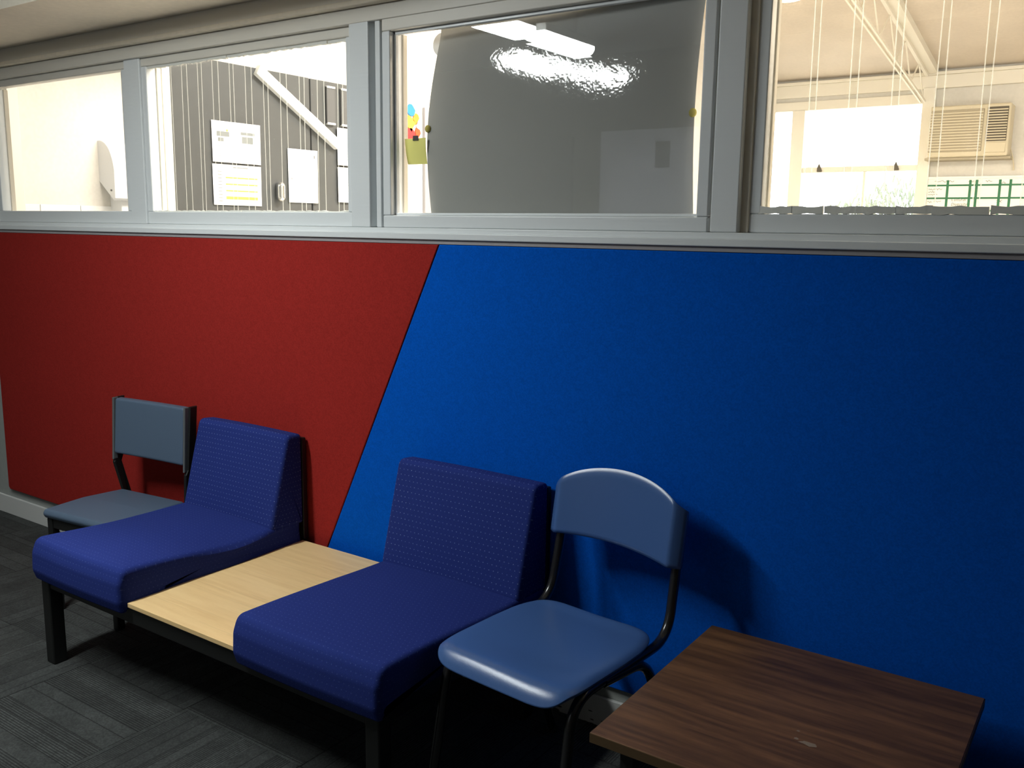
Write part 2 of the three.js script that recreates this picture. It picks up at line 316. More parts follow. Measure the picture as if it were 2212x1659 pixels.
// putty beads and glazing strips round the sheeted window
mesh('glazing_bead', merge([bx(-1.985, -1.977, 1.466, 2.02, -0.031, -0.016, 0.002), bx(-0.963, -0.957, 1.466, 2.02, -0.031, -0.016, 0.002), bx(-1.985, -0.957, 1.466, 1.474, -0.031, -0.016, 0.002), bx(-1.985, -0.957, 2.010, 2.02, -0.031, -0.016, 0.002)]), M.gloss, w3);
// overlapping clear plastic strips taped to the back of a window
function plasticStrips(w, x0, x1, y0, y1, pitch, lap, tapes) {
  let k = 0;
  for (let x = x0; x < x1 - 0.02; x += pitch, k++) {
    const xa = x, xb = Math.min(x + pitch + lap, x1 + 0.004), dz = k % 2 ? 0.0045 : 0, n = 6, pos = [], idx = [], ty = y1 + (rnd() - 0.5) * 0.008, by = y0 + (rnd() - 0.5) * 0.004;
    const tilt = (rnd() - 0.5) * 0.004;
    for (let i = 0; i <= n; i++) { const t = i / n, xx = xa + (xb - xa) * t, zz = -0.048 - dz - 0.004 * Math.sin(Math.PI * t) ; pos.push(xx + tilt, by, zz, xx - tilt, ty, zz); }
    for (let i = 0; i < n; i++) { const a = 2 * i; idx.push(a, a + 2, a + 1, a + 1, a + 2, a + 3); }
    const g = new THREE.BufferGeometry(); g.setAttribute('position', new THREE.Float32BufferAttribute(pos, 3)); g.setIndex(idx); g.computeVertexNormals();
    const s = mesh('plastic_strip', g, M.strip, w);
    for (const e of [xa + 0.0012, xb - 0.0012]) {
      const eg = new THREE.BoxGeometry(0.0022, ty - by, 0.0012); const p = eg.attributes.position; for (let i = 0; i < p.count; i++) p.setX(i, p.getX(i) - tilt * p.getY(i) / (ty - by) * 2);
      eg.translate(e, (ty + by) / 2, -0.047 - dz); mesh('strip_edge', eg, M.bead, s);
    }
  }
  // lengths of wavy tape that hold the strips
  for (const [ya, yb] of tapes) {
    let x = x0 - 0.004;
    while (x < x1) {
      const L = Math.min(0.07 + rnd() * 0.05, x1 - x), n = 6, top = [], bot = [];
      for (let i = 0; i <= n; i++) { const xx = x + L * i / n; top.push([xx, yb + (rnd() - 0.5) * 0.004]); bot.push([xx, ya + (rnd() - 0.5) * 0.005]); }
      mesh('tape', plate([...bot, ...top.reverse()], -0.0305, -0.0215 + rnd() * 0.003, 0.0005, 1), M.tape, w);
      x += L + (rnd() < 0.3 ? 0.003 : -0.001);
    }
  }
}
plasticStrips(w2, -3.262, -2.187, 1.478, 2.022, 0.0905, 0.030, [[1.468, 1.480], [2.014, 2.030]]);
plasticStrips(w4, -0.800, 0.95, 1.476, 2.03, 0.0925, 0.019, [[1.474, 1.492]]);

// ------------------------------------------------------------------ classroom behind the wall
struct('classroom_floor', bx(-3.55, 4.1, -0.12, 0, -7.7, T, 0), M.classFloor, 'brown classroom floor', 'floor');
struct('wall_partition', merge([bx(-3.55, -3.45, 0, 4.4, -7.6, T, 0)]), M.classWall, 'white side wall of the classroom');
struct('wall_classroom_right', bx(4.0, 4.1, 0, 4.4, -7.6, T, 0), M.classWall, 'white right wall of the classroom');
{
  const g = new THREE.BoxGeometry(7.7, 0.1, 7.75); g.rotateX(-Math.atan(0.17)); g.translate(0.27, 3.635, -3.8); const c = struct('classroom_ceiling', metreUV(g), M.classCeil, 'raked cream classroom ceiling', 'ceiling'); void c;
}
// far wall with its window openings
const FZ = -7.5;
struct('wall_far', merge([
  bx(-3.45, 4.0, 2.70, 3.3, FZ - 0.1, FZ, 0), bx(-1.94, 4.0, 0, 2.70, FZ - 0.1, FZ, 0), bx(-3.45, -1.94, 0, 0.85, FZ - 0.1, FZ, 0),
]), M.classWall, 'cream far wall of the classroom with tall windows');
struct('trim_5', merge([bx(-3.45, 4.0, 2.90, 2.93, FZ, FZ + 0.07, 0.004), bx(-3.45, 4.0, 2.78, 2.90, FZ, FZ + 0.045, 0.004)]), M.classTrim, 'cream beam along the top of the far classroom wall', 'beam');
{
  const w = struct('window_5', null, null, 'overexposed timber window in the far classroom wall', 'window');
  mesh('head', bx(-3.45, -1.9, 2.65, 2.74, FZ - 0.06, FZ + 0.03, 0.004), M.classTrim, w);
  mesh('post', bx(-3.2, -3.07, 0.85, 2.66, FZ - 0.06, FZ + 0.03, 0.004), M.classTrim, w);
  mesh('post', bx(-1.95, -1.84, 0.0, 2.79, FZ - 0.06, FZ + 0.06, 0.004), M.classTrim, w);
  mesh('mid_rail', bx(-3.07, -1.95, 2.03, 2.085, FZ - 0.05, FZ + 0.01, 0.004), M.classTrim, w);
  mesh('glazing_bar', bx(-2.46, -2.435, 0.85, 2.03, FZ - 0.05, FZ, 0.003), M.classTrim, w);
  mesh('pane', bx(-3.07, -1.95, 2.085, 2.65, FZ - 0.035, FZ - 0.031, 0), M.pane, w);
  mesh('pane', bx(-3.07, -1.95, 0.85, 2.03, FZ - 0.035, FZ - 0.031, 0), M.pane, w);
  mesh('pane', bx(-3.45, -3.2, 0.85, 2.65, FZ - 0.035, FZ - 0.031, 0), M.pane, w);
  for (const x of [-2.895, -2.151]) mesh('latch', plate(roundPoly([[x - 0.02, 2.035, 0.01], [x + 0.035, 2.035, 0.01], [x + 0.02, 2.075, 0.01], [x, 2.125, 0.008], [x - 0.015, 2.085, 0.01]], 0.05), FZ + 0.012, FZ + 0.03, 0.004), M.acDark, w);
}
// roof truss: two chords and a zigzag of thin rods, falling towards the far wall
function truss(x, label, heavy) {
  const t = thing('roof_truss', label, 'truss', [x, 0, 0], 0, undefined), zA = -7.4, zB = -1.0;
  const yt = (z) => 2.90 + 0.17 * (z + 7.4), yb = (z) => 2.66 + 0.145 * (z + 7.4);
  const bar = (name, z0, y0, z1, y1, w, h, mat = M.classTrim) => { const L = Math.hypot(z1 - z0, y1 - y0), g = new RoundedBoxGeometry(w, h, L, 1, 0.003); g.rotateX(-Math.atan2(y1 - y0, z1 - z0)); g.translate(0, (y0 + y1) / 2, (z0 + z1) / 2); return mesh(name, g, mat, t); };
  bar('top_chord', zA, yt(zA), zB, yt(zB), 0.03, 0.03).position.x = -0.03;
  for (const dx of [-0.02, 0.02]) bar('bottom_chord', zA, yb(zA), zB, yb(zB), 0.016, 0.022).position.x = dx - 0.05;
  if (heavy) bar('rafter', zA, yt(zA) + 0.055, zB, yt(zB) + 0.055, 0.12, 0.09);
  let z = zA + 0.03, up = true; while (z < zB - 0.3) { const z2 = z + 0.3; up ? bar('web_rod', z, yb(z), z2, yt(z2), 0.012, 0.012).position.x = -0.04 : bar('web_rod', z, yt(z), z2, yb(z2), 0.012, 0.012).position.x = -0.04; up = !up; z = z2; }
  return t;
}
truss(-1.89, 'white lattice roof truss above the classroom air conditioner', true);
// a glare streak (as a white bar) and a door on the side wall seen through the strips
{
  const d = struct('door_1', null, null, 'dark grey door panel with notices behind the plastic strips', 'door');
  mesh('door_leaf', bx(-3.452, -3.43, 0.0, 2.13, -1.02, -0.24, 0.003), M.greyDoor, d);
  mesh('side_panel', bx(-3.452, -3.434, 0.0, 2.13, -1.42, -1.032, 0.003), M.greyDoor, d);
  mesh('door_jamb', bx(-3.455, -3.42, 0.0, 2.15, -0.24, -0.2, 0.003), M.classTrim, d);
  mesh('bottom_ledge', bx(-3.452, -3.415, 1.44, 1.475, -1.5, -0.24, 0.003), M.acBeige, d);
  const k = new THREE.CapsuleGeometry(0.022, 0.05, 6, 14); k.translate(-3.415, 1.585, -0.81); mesh('lock_case', k, M.chrome, d);
}
{
  const g = new RoundedBoxGeometry(0.03, 0.05, 0.58, 1, 0.004); g.rotateX(-Math.atan2(0.27, 0.455)); g.translate(-3.42, 1.975, -0.945);  // a streak of glare given solid shape as a white bar
  single('glare_streak', g, M.white, 'bright glare streak built as a white bar across the grey door panel', 'streak');
}
// sheets of paper
function noticeTex(kind) {
  return canvasTex(512, 360, (g, w, h) => {
    g.fillStyle = '#fbfbfa'; g.fillRect(0, 0, w, h);
    if (kind === 0) { g.fillStyle = '#8d908f'; g.fillRect(50, 90, 130, 44); g.fillRect(60, 145, 60, 34); g.fillRect(300, 80, 150, 26); g.fillRect(310, 120, 120, 60); g.fillStyle = '#e0d23e'; g.fillRect(150, 70, 16, 18); g.fillStyle = '#b4b6b5'; for (let i = 0; i < 5; i++) g.fillRect(60, 215 + 22 * i, 380 - 50 * (i % 2), 7); }
    if (kind === 1) { g.fillStyle = '#8f9190'; g.fillRect(200, 18, 170, 10); g.strokeStyle = '#8c8e8d'; g.lineWidth = 2; for (let i = 0; i < 10; i++) { g.strokeRect(40, 50 + 29 * i, 430, 29); } g.fillStyle = '#e9e25c'; for (const r of [2, 4, 6]) g.fillRect(130, 52 + 29 * r, 340, 12); g.fillRect(130, 50 + 29 * 8, 340, 26); g.strokeRect(120, 50, 1, 290); g.fillStyle = '#9a9c9b'; for (let i = 0; i < 10; i++) g.fillRect(52, 60 + 29 * i, 50, 8); }
    if (kind === 2) { g.fillStyle = '#a9abaa'; for (let i = 0; i < 9; i++) g.fillRect(60, 60 + 30 * i, 330 - 60 * (i % 3), 6); g.fillStyle = '#777'; g.beginPath(); g.arc(455, 45, 13, 0, 7); g.fill(); g.beginPath(); g.arc(60, 200, 8, 0, 7); g.fill(); }
  });
}
function notice(z0, z1, y0, y1, kind, label, tilt = 0) {              // lies on the side wall, facing +x
  const w = z1 - z0, h = y1 - y0, g = new THREE.PlaneGeometry(w, h, 6, 4), p = g.attributes.position;
  for (let i = 0; i < p.count; i++) p.setZ(i, 0.002 * Math.sin(p.getX(i) * 14) * (0.5 + p.getY(i) / h));
  const back = g.clone(); back.scale(1, 1, 1); back.translate(0, 0, -0.0008); back.index.array.reverse();
  const m = merge([g, back]); m.rotateZ(tilt); m.rotateY(Math.PI / 2); m.translate(-3.424, (y0 + y1) / 2, (z0 + z1) / 2);
  single('notice_sheet', m, std({ map: noticeTex(kind), roughness: 0.9 }), label, 'notice');
}
notice(-0.705, -0.44, 1.701, 1.878, 0, 'white notice with grey blocks above the yellow striped timetable', 0.0);
notice(-0.703, -0.437, 1.515, 1.692, 1, 'white timetable with yellow rows taped to the grey door');
notice(-1.057, -0.87, 1.538, 1.790, 2, 'white notice with a round dot beside the door lock');
notice(-1.32, -1.197, 1.548, 1.722, 2, 'narrow white notice on the panel beyond the lock');
notice(-1.34, -1.197, 1.732, 1.915, 2, 'white notice just under the two dark frames');
for (const [z0, z1, lab] of [[-1.183, -1.128, 'dark frame beside the end of the diagonal glare streak'], [-1.293, -1.226, 'dark frame furthest along the grey panel']]) {
  const p = thing('picture_frame', lab, 'frame', [-3.432, (1.926 + 2.106) / 2, (z0 + z1) / 2]);
  mesh('board', bx(0, 0.010, -0.09, 0.09, -(z1 - z0) / 2, (z1 - z0) / 2, 0.002), M.dark, p);
  for (const y of [0.087, -0.087]) mesh('rim', bx(0, 0.014, y - 0.005, y + 0.005, -(z1 - z0) / 2, (z1 - z0) / 2, 0.002), M.white, p);
}
// coloured paper decorations on the white side wall, seen past the sheet
{
  const t = thing('paper_decoration', 'cluster of blue, orange and red paper shapes on the white side wall', 'decoration', [-3.449, 0, 0]);
  const cols = [[0.03, 0.22, 0.62], [0.75, 0.25, 0.03], [0.75, 0.5, 0.05], [0.62, 0.03, 0.03], [0.65, 0.08, 0.02], [0.7, 0.7, 0.68]];
  const pcs = [[-1.73, 2.065, 0.032, 0], [-1.77, 2.025, 0.026, 1], [-1.725, 1.995, 0.034, 2], [-1.725, 1.93, 0.036, 3], [-1.785, 1.945, 0.024, 4], [-1.79, 1.985, 0.02, 5]];
  for (const [z, y, r, c] of pcs) {
    const pts = []; const n = 9; for (let i = 0; i < n; i++) { const a = i / n * 6.283, q = r * (0.75 + 0.5 * rnd()); pts.push([Math.cos(a) * q, Math.sin(a) * q * 1.2]); }
    const g = plate(pts, 0, 0.006, 0.001, 1); g.rotateY(Math.PI / 2); g.translate(0, y, z - 0.055); mesh('paper_shape', g, std({ color: lin(...cols[c]), roughness: 0.8 }), t);
  }
}
single('grey_pole', bx(-3.449, -3.43, 1.05, 2.09, -1.95, -1.885, 0.004), std({ color: lin(0.33, 0.32, 0.33), roughness: 0.6 }), 'grey upright batten on the side wall beside the sheet edge', 'batten');
// room air conditioner on the far wall
{
  const a = thing('air_conditioner', 'beige wall mounted air conditioner above the whiteboard', 'air conditioner', [-1.5, 2.13, FZ]);
  mesh('casing', bx(-0.335, 0.335, 0, 0.46, 0.0, 0.24, 0.015, 3), M.acBeige, a);
  mesh('tray', bx(-0.36, 0.36, -0.025, 0.0, 0.0, 0.2, 0.004), M.acGrille, a);
  const p = mesh('front_panel', bx(-0.33, 0.12, 0.045, 0.42, 0.235, 0.25, 0.006, 2), M.acGrille, a);
  for (let i = 0; i < 14; i++) mesh('slat', bx(-0.325, 0.115, 0.06 + 0.025 * i, 0.072 + 0.025 * i, 0.25, 0.258, 0.002), M.acBeige, p);
  const v = mesh('vent', bx(0.145, 0.315, 0.13, 0.43, 0.232, 0.246, 0.004), M.acDark, a);
  for (let i = 0; i < 12; i++) mesh('louvre', bx(0.148, 0.312, 0.14 + 0.0235 * i, 0.151 + 0.0235 * i, 0.243, 0.258, 0.002), M.acBeige, v);
  mesh('control_flap', bx(0.145, 0.315, 0.03, 0.118, 0.235, 0.25, 0.005, 2), M.acBeige, a);
  mesh('cord', tube([[0.345, 0.06, 0.1], [0.37, -0.05, 0.04], [0.375, -0.12, 0.03]], 0.006, 0.05, 8), M.acBeige, a);
}
// whiteboard with green tape grid and handwriting
{
  const b = thing('whiteboard', 'whiteboard planner with a green tape grid on the far wall', 'whiteboard', [-1.05, 0.95, FZ + 0.022]);
  const tex = canvasTex(1024, 600, (g, w, h) => {
    g.fillStyle = '#f3f1ea'; g.fillRect(0, 0, w, h); g.strokeStyle = '#555853'; g.fillStyle = '#4c504c'; g.lineWidth = 2;
    g.font = 'italic 22px sans-serif'; g.fillText('Cultural', 158, 128); g.fillText('Diversity', 158, 154); g.fillText('Day', 180, 180);
    let s = 5; const r = () => { s = (s * 1664525 + 1013904223) >>> 0; return s / 4294967296; };
    const scribble = (x, y, L) => { g.beginPath(); g.moveTo(x, y); for (let i = 1; i < L / 5; i++) g.lineTo(x + i * 5, y + (r() - 0.5) * 10); g.stroke(); };
    for (const [x, y, L] of [[30, 62, 80], [30, 76, 40], [30, 90, 55], [28, 132, 30], [64, 130, 42], [395, 128, 34], [396, 136, 30], [60, 18, 110], [240, 20, 60], [330, 20, 40], [410, 30, 30]]) scribble(x, y, L);
  });
  const g = new THREE.BoxGeometry(1.66, 1.0, 0.02); g.translate(0, 0.5, 0.012); mesh('board', g, std({ map: tex, roughness: 0.35 }), b);
  mesh('rim', merge([bx(-0.845, 0.845, 0.99, 1.015, 0, 0.03, 0.003), bx(-0.845, 0.845, -0.015, 0.01, 0, 0.03, 0.003), bx(-0.845, -0.825, 0, 1, 0, 0.03, 0.003), bx(0.825, 0.845, 0, 1, 0, 0.03, 0.003)]), M.white, b);
  for (const x of [-0.615, -0.421, -0.366, -0.172, -0.085, 0.11]) mesh('grid_tape', bx(x - 0.011, x + 0.011, 0.02, 0.98, 0.022, 0.0235, 0), M.green, b);
  for (const y of [0.952 - 0.02, 0.813, 0.697, 0.55, 0.4]) mesh('grid_tape', bx(-0.82, 0.82, y - 0.008, y + 0.008, 0.0235, 0.025, 0), M.green, b);
}
// a warm batten lamp in the classroom and two unseen ones added to brighten the room
function battenLamp(label, x, y, z, L, hang) {
  const t = thing('batten_lamp', label, 'lamp', [x, y, z], 0);
  mesh('tray', bx(-0.06, 0.06, 0.045, 0.09, -L / 2, L / 2, 0.006, 2), M.acBeige, t);
  const s = new THREE.Shape(); s.moveTo(-0.1, 0.045); s.quadraticCurveTo(-0.1, 0.0, 0, 0.0); s.quadraticCurveTo(0.1, 0.0, 0.1, 0.045); s.closePath();
  const g = new THREE.ExtrudeGeometry(s, { depth: L, bevelEnabled: false, curveSegments: 8 }); g.translate(0, 0, -L / 2); mesh('diffuser_light', g, M.lampWarm, t);
  for (const zz of [-L * 0.35, L * 0.35]) mesh('hanger', tube([[0, 0.085, zz], [0, 0.085 + hang / 2, zz], [0, hang, zz]], 0.006, 0.01, 8), M.classTrim, t);
}
battenLamp('warm glowing batten lamp hanging in the classroom beside the truss', -2.18, 2.95, -3.6, 1.2, 0.6);
battenLamp('unseen batten lamp added to brighten the right side of the classroom', 1.2, 2.76, -3.6, 1.2, 0.75);
battenLamp('unseen batten lamp added to brighten the classroom close behind the window row', -1.93, 3.22, -1.4, 1.2, 0.7);
// shrub outside the far window, pale in the daylight
{
  const n = 1500, geo = new THREE.PlaneGeometry(0.022, 0.10), im = new THREE.InstancedMesh(geo, M.leaf, n); im.name = 'shrub_foliage'; const o = new THREE.Object3D();
  for (let i = 0; i < n; i++) { const a = rnd() * 6.283, r = Math.sqrt(rnd()); o.position.set(-2.75 + Math.cos(a) * r * 0.75 + 0.25 * (rnd() - 0.5), 1.0 + rnd() * 1.15 * (1.05 - 0.4 * r), -10.2 + Math.sin(a) * r * 0.5); o.rotation.set((rnd() - 0.5) * 0.9, rnd() * 6.283, (rnd() - 0.5) * 0.9); o.updateMatrix(); im.setMatrixAt(i, o.matrix); }
  im.userData = { kind: 'stuff', label: 'pale narrow leaves of a shrub outside the classroom window', category: 'foliage' }; scene.add(im);
  struct('ground_outside', bx(-8, 4, -0.2, -0.02, -20, -7.7, 0), std({ color: lin(0.4, 0.38, 0.34), roughness: 1 }), 'pale ground outside the classroom', 'ground');
}

// ------------------------------------------------------------------ kitchen behind the leftmost window
const KX = -5.4;
struct('kitchen_floor', bx(-5.5, -3.55, -0.12, 0, -3.1, T, 0), M.classFloor, 'kitchen floor', 'floor');
struct('kitchen_ceiling', bx(-5.5, -3.55, 2.6, 2.7, -3.1, T, 0), M.classCeil, 'kitchen ceiling', 'ceiling');
struct('wall_kitchen_back', bx(-5.5, -3.55, 0, 2.6, -3.1, -3.0, 0), M.classWall, 'cream back wall of the kitchen');
{
  const k = struct('wall_kitchen_left', bx(KX - 0.1, KX, 0, 2.6, -3.0, T, 0), M.classWall, 'cream kitchen wall with a tiled splashback');
  mesh('pilaster', bx(KX, KX + 0.05, 0, 2.6, -0.62, -0.5, 0.004), M.classTrim, k);
  for (let i = 0; i < 9; i++) for (const y of [1.03, 1.282]) mesh('wall_tile', bx(KX, KX + 0.008, y, y + 0.248, -0.726 - 0.25 * i + 0.002 - 0.0, -0.726 - 0.25 * i + 0.248, 0.002), M.white, k);
}
{
  const h = thing('wall_heater_hood', 'white wall hood with a curved front in the kitchen', 'hood', [KX, 1.55, -1.117]);
  const s = new THREE.Shape(); s.moveTo(0, 0.135); s.lineTo(0, 0.372); s.lineTo(0.03, 0.372); s.bezierCurveTo(0.11, 0.36, 0.15, 0.28, 0.16, 0.19); s.lineTo(0.155, 0.03); s.lineTo(0.14, 0.02); s.closePath();
  const g = new THREE.ExtrudeGeometry(s, { depth: 0.55, bevelEnabled: true, bevelSize: 0.004, bevelThickness: 0.004, bevelSegments: 2, curveSegments: 16 }); g.translate(0, 0, -0.55);
  mesh('hood_body', g, M.hood, h);
  mesh('lower_duct', bx(0.0, 0.12, -0.55, 0.10, -0.5, -0.06, 0.006, 2), M.hood, h);
  const c = new THREE.CylinderGeometry(0.006, 0.006, 0.008, 10); c.rotateX(Math.PI / 2); c.translate(0.125, 0.075, 0.005); mesh('rivet', c, M.dark, h);
}
{
  const t = thing('ceiling_panel_lamp', 'flat panel lamp on the kitchen ceiling', 'lamp', [-4.5, 2.52, -1.3]);
  mesh('tray', bx(-0.17, 0.17, 0.02, 0.08, -0.52, 0.52, 0.006), M.white, t); mesh('diffuser_light', bx(-0.155, 0.155, 0, 0.022, -0.505, 0.505, 0.006), M.lampWarm, t);
}

{
  const t = thing('bounce_counter', 'unseen white counter added in the kitchen to bounce light onto the soffit', 'counter', [-4.45, 0, -0.42]);  // out of view, added to bounce warm light up onto the soffit
  mesh('cabinet', bx(-0.86, 0.86, 0.08, 0.86, -0.28, 0.28, 0.004), M.white, t); mesh('worktop', bx(-0.88, 0.88, 0.86, 0.9, -0.3, 0.3, 0.006, 2), M.white, t); mesh('plinth', bx(-0.84, 0.84, 0, 0.08, -0.26, 0.26, 0), M.dark, t);
}
for (const [x, z, lab] of [[-2.62, -0.66, 'unseen white desk added to bounce light behind the plastic strip window'], [-0.98, -0.66, 'unseen white desk added to bounce light behind the sheeted window'], [-2.62, -1.56, 'unseen white desk added to bounce light in the second row by the side wall'], [-0.98, -1.56, 'unseen white desk added to bounce light in the second row away from the side wall'], [-2.62, -2.46, 'unseen white desk added to bounce light in the third row by the side wall'], [-0.98, -2.46, 'unseen white desk added to bounce light in the third row away from the side wall']]) {
  const t = thing('bounce_desk', lab, 'desk', [x, 0, z]);  // out of view, added as white reflectors that light the soffit
  mesh('desk_top', bx(-0.78, 0.78, 0.70, 0.73, -0.42, 0.42, 0.006, 2), M.white, t);
  for (const sx of [-0.7, 0.7]) for (const sz of [-0.36, 0.36]) mesh('leg', bx(sx - 0.02, sx + 0.02, 0, 0.7, sz - 0.02, sz + 0.02, 0.003), M.chrome, t);
}
{
  const t = thing('bounce_table', 'unseen white table added in the kitchen to bounce light', 'table', [-4.45, 0, -1.55]);  // out of view, added as one more reflector behind the kitchen window
  mesh('table_top', bx(-0.6, 0.6, 0.70, 0.73, -0.6, 0.6, 0.006, 2), M.white, t);
  for (const sx of [-0.54, 0.54]) for (const sz of [-0.54, 0.54]) mesh('leg', bx(sx - 0.02, sx + 0.02, 0, 0.7, sz - 0.02, sz + 0.02, 0.003), M.chrome, t);
}

// ------------------------------------------------------------------ things on the sheeted window
{
  // grey sheet hung behind the pane: hourglass edges, leaning back at the top, slightly rippled
  const t = thing('window_sheet', 'glossy dark grey sheet stuck behind the window between the white posts', 'sheet', [0, 0, 0]);
  const nx = 40, ny = 30, pos = [], uv = [], idx = [], y0 = 1.464, y1 = 2.034;
  const L = (v) => -1.857 - 0.034 * Math.sin(Math.PI * Math.min(1, v * 1.05)), Rr = (v) => -0.985 - 0.014 * Math.sin(Math.PI * v) + 0.009 * v;
  for (const dz of [0, -0.003]) for (let j = 0; j <= ny; j++) for (let i = 0; i <= nx; i++) {
    const v = j / ny, u = i / nx, x = L(v) + (Rr(v) - L(v)) * u, y = y0 + (y1 - y0) * v;
    const z = -0.042 - 0.048 * v + 0.044 * u * v - 0.001 * Math.sin(Math.PI * u) + dz;
    pos.push(x, y, z); uv.push(x, y);
  }
  const n = (nx + 1) * (ny + 1);
  for (let j = 0; j < ny; j++) for (let i = 0; i < nx; i++) { const a = j * (nx + 1) + i, b = a + 1, c = a + nx + 1, d = c + 1; idx.push(a, b, c, b, d, c, n + a, n + c, n + b, n + b, n + c, n + d); }
  const rim = []; for (let i = 0; i < nx; i++) rim.push([i, i + 1]); for (let j = 0; j < ny; j++) rim.push([j * (nx + 1) + nx, (j + 1) * (nx + 1) + nx]); for (let i = nx; i > 0; i--) rim.push([ny * (nx + 1) + i, ny * (nx + 1) + i - 1]); for (let j = ny; j > 0; j--) rim.push([j * (nx + 1), (j - 1) * (nx + 1)]);
  for (const [a, b] of rim) idx.push(a, n + a, b, b, n + a, n + b);
  const g = new THREE.BufferGeometry(); g.setAttribute('position', new THREE.Float32BufferAttribute(pos, 3)); g.setAttribute('uv', new THREE.Float32BufferAttribute(uv, 2)); g.setIndex(idx); g.computeVertexNormals();
  mesh('sheet', g, M.sheet, t);
  for (const [x, y, z] of [[-1.888, 1.731, -0.062], [-0.999, 1.727, -0.044]]) { const p = new THREE.IcosahedronGeometry(0.0105, 2); p.scale(1, 1.1, 0.7); p.translate(x, y, z); mesh('putty_lump', p, M.putty, t); }
  const d = new THREE.CylinderGeometry(0.035, 0.035, 0.002, 28); d.rotateX(Math.PI / 2); d.translate(-1.866, 1.985, -0.104); mesh('paper_disc', d, M.paper, t);
}
{
  const t = thing('sticky_note', 'yellow paper note held by black tape on the window pane', 'note', [-1.928, 1.664, -0.048]);
  const g = new THREE.PlaneGeometry(0.084, 0.078, 6, 6), p = g.attributes.position; for (let i = 0; i < p.count; i++) { const y = p.getY(i) / 0.078; p.setZ(i, -0.006 * (0.5 - y) ** 2 * 2); p.setX(i, p.getX(i) * (1 - 0.06 * (0.5 - y))); }
  const bk = g.clone(); bk.translate(0, 0, -0.001); bk.index.array.reverse(); mesh('note', merge([g, bk]), M.yellowPaper, t);
  mesh('black_tape', bx(-0.008, 0.014, 0.032, 0.047, 0.0005, 0.002, 0), M.black, t);
}

// ------------------------------------------------------------------ corridor lamp: two opal wrap-around fittings end to end
{
  const profile = (r) => { const s = new THREE.Shape(); s.moveTo(-0.062, 0.05); s.lineTo(-0.062, 0.032); s.quadraticCurveTo(-0.05, 0.002, 0, 0); s.quadraticCurveTo(0.05, 0.002, 0.062, 0.032); s.lineTo(0.062, 0.05); s.closePath(); return s; };
  for (const [z0, z1, lab] of [[1.07, 1.55, 'white fluorescent ceiling fitting nearer the window wall'], [1.63, 2.11, 'white fluorescent ceiling fitting farther from the window wall']]) {
    const t = thing('fluorescent_fitting', lab, 'lamp', [-2.58, 2.324, (z0 + z1) / 2], 0, undefined), L = z1 - z0;
    mesh('tray', bx(-0.068, 0.068, 0.05, 0.085, -L / 2, L / 2, 0.004), M.white, t);
    const g = new THREE.ExtrudeGeometry(profile(), { depth: L, bevelEnabled: false, curveSegments: 10 }); g.translate(0, 0, -L / 2); mesh('diffuser_light', g, M.lampCool, t);
    for (const zz of [-0.15, 0.15]) mesh('stem', tube([[0, 0.08, zz], [0, 0.16, zz], [0, 0.226, zz]], 0.008, 0.01, 8), M.white, t);
  }
}
// on the facing wall: a whiteboard, a dark door and a notice that the glossy window mirrors
single('bulletin_board', bx(-3.05, -2.0, 1.0, 2.06, 3.15, 3.178, 0.004), std({ color: lin(0.55, 0.58, 0.66), roughness: 0.6 }), 'pale bulletin board on the wall facing the pinboards', 'bulletin board');
single('dark_poster', bx(-2.65, -2.55, 1.82, 1.98, 3.14, 3.149, 0.002), M.black, 'small dark poster on the pale bulletin board', 'poster');
{
  const d = struct('door_2', null, null, 'dark door in the wall facing the pinboards', 'door');
  mesh('door_leaf', bx(-4.1, -3.28, 0, 2.04, 3.17, 3.21, 0.004), std({ color: lin(0.07, 0.075, 0.085), roughness: 0.5 }), d);
  const k = new THREE.SphereGeometry(0.028, 16, 12); k.translate(-3.36, 1.02, 3.14); mesh('door_knob', k, M.chrome, d);
}

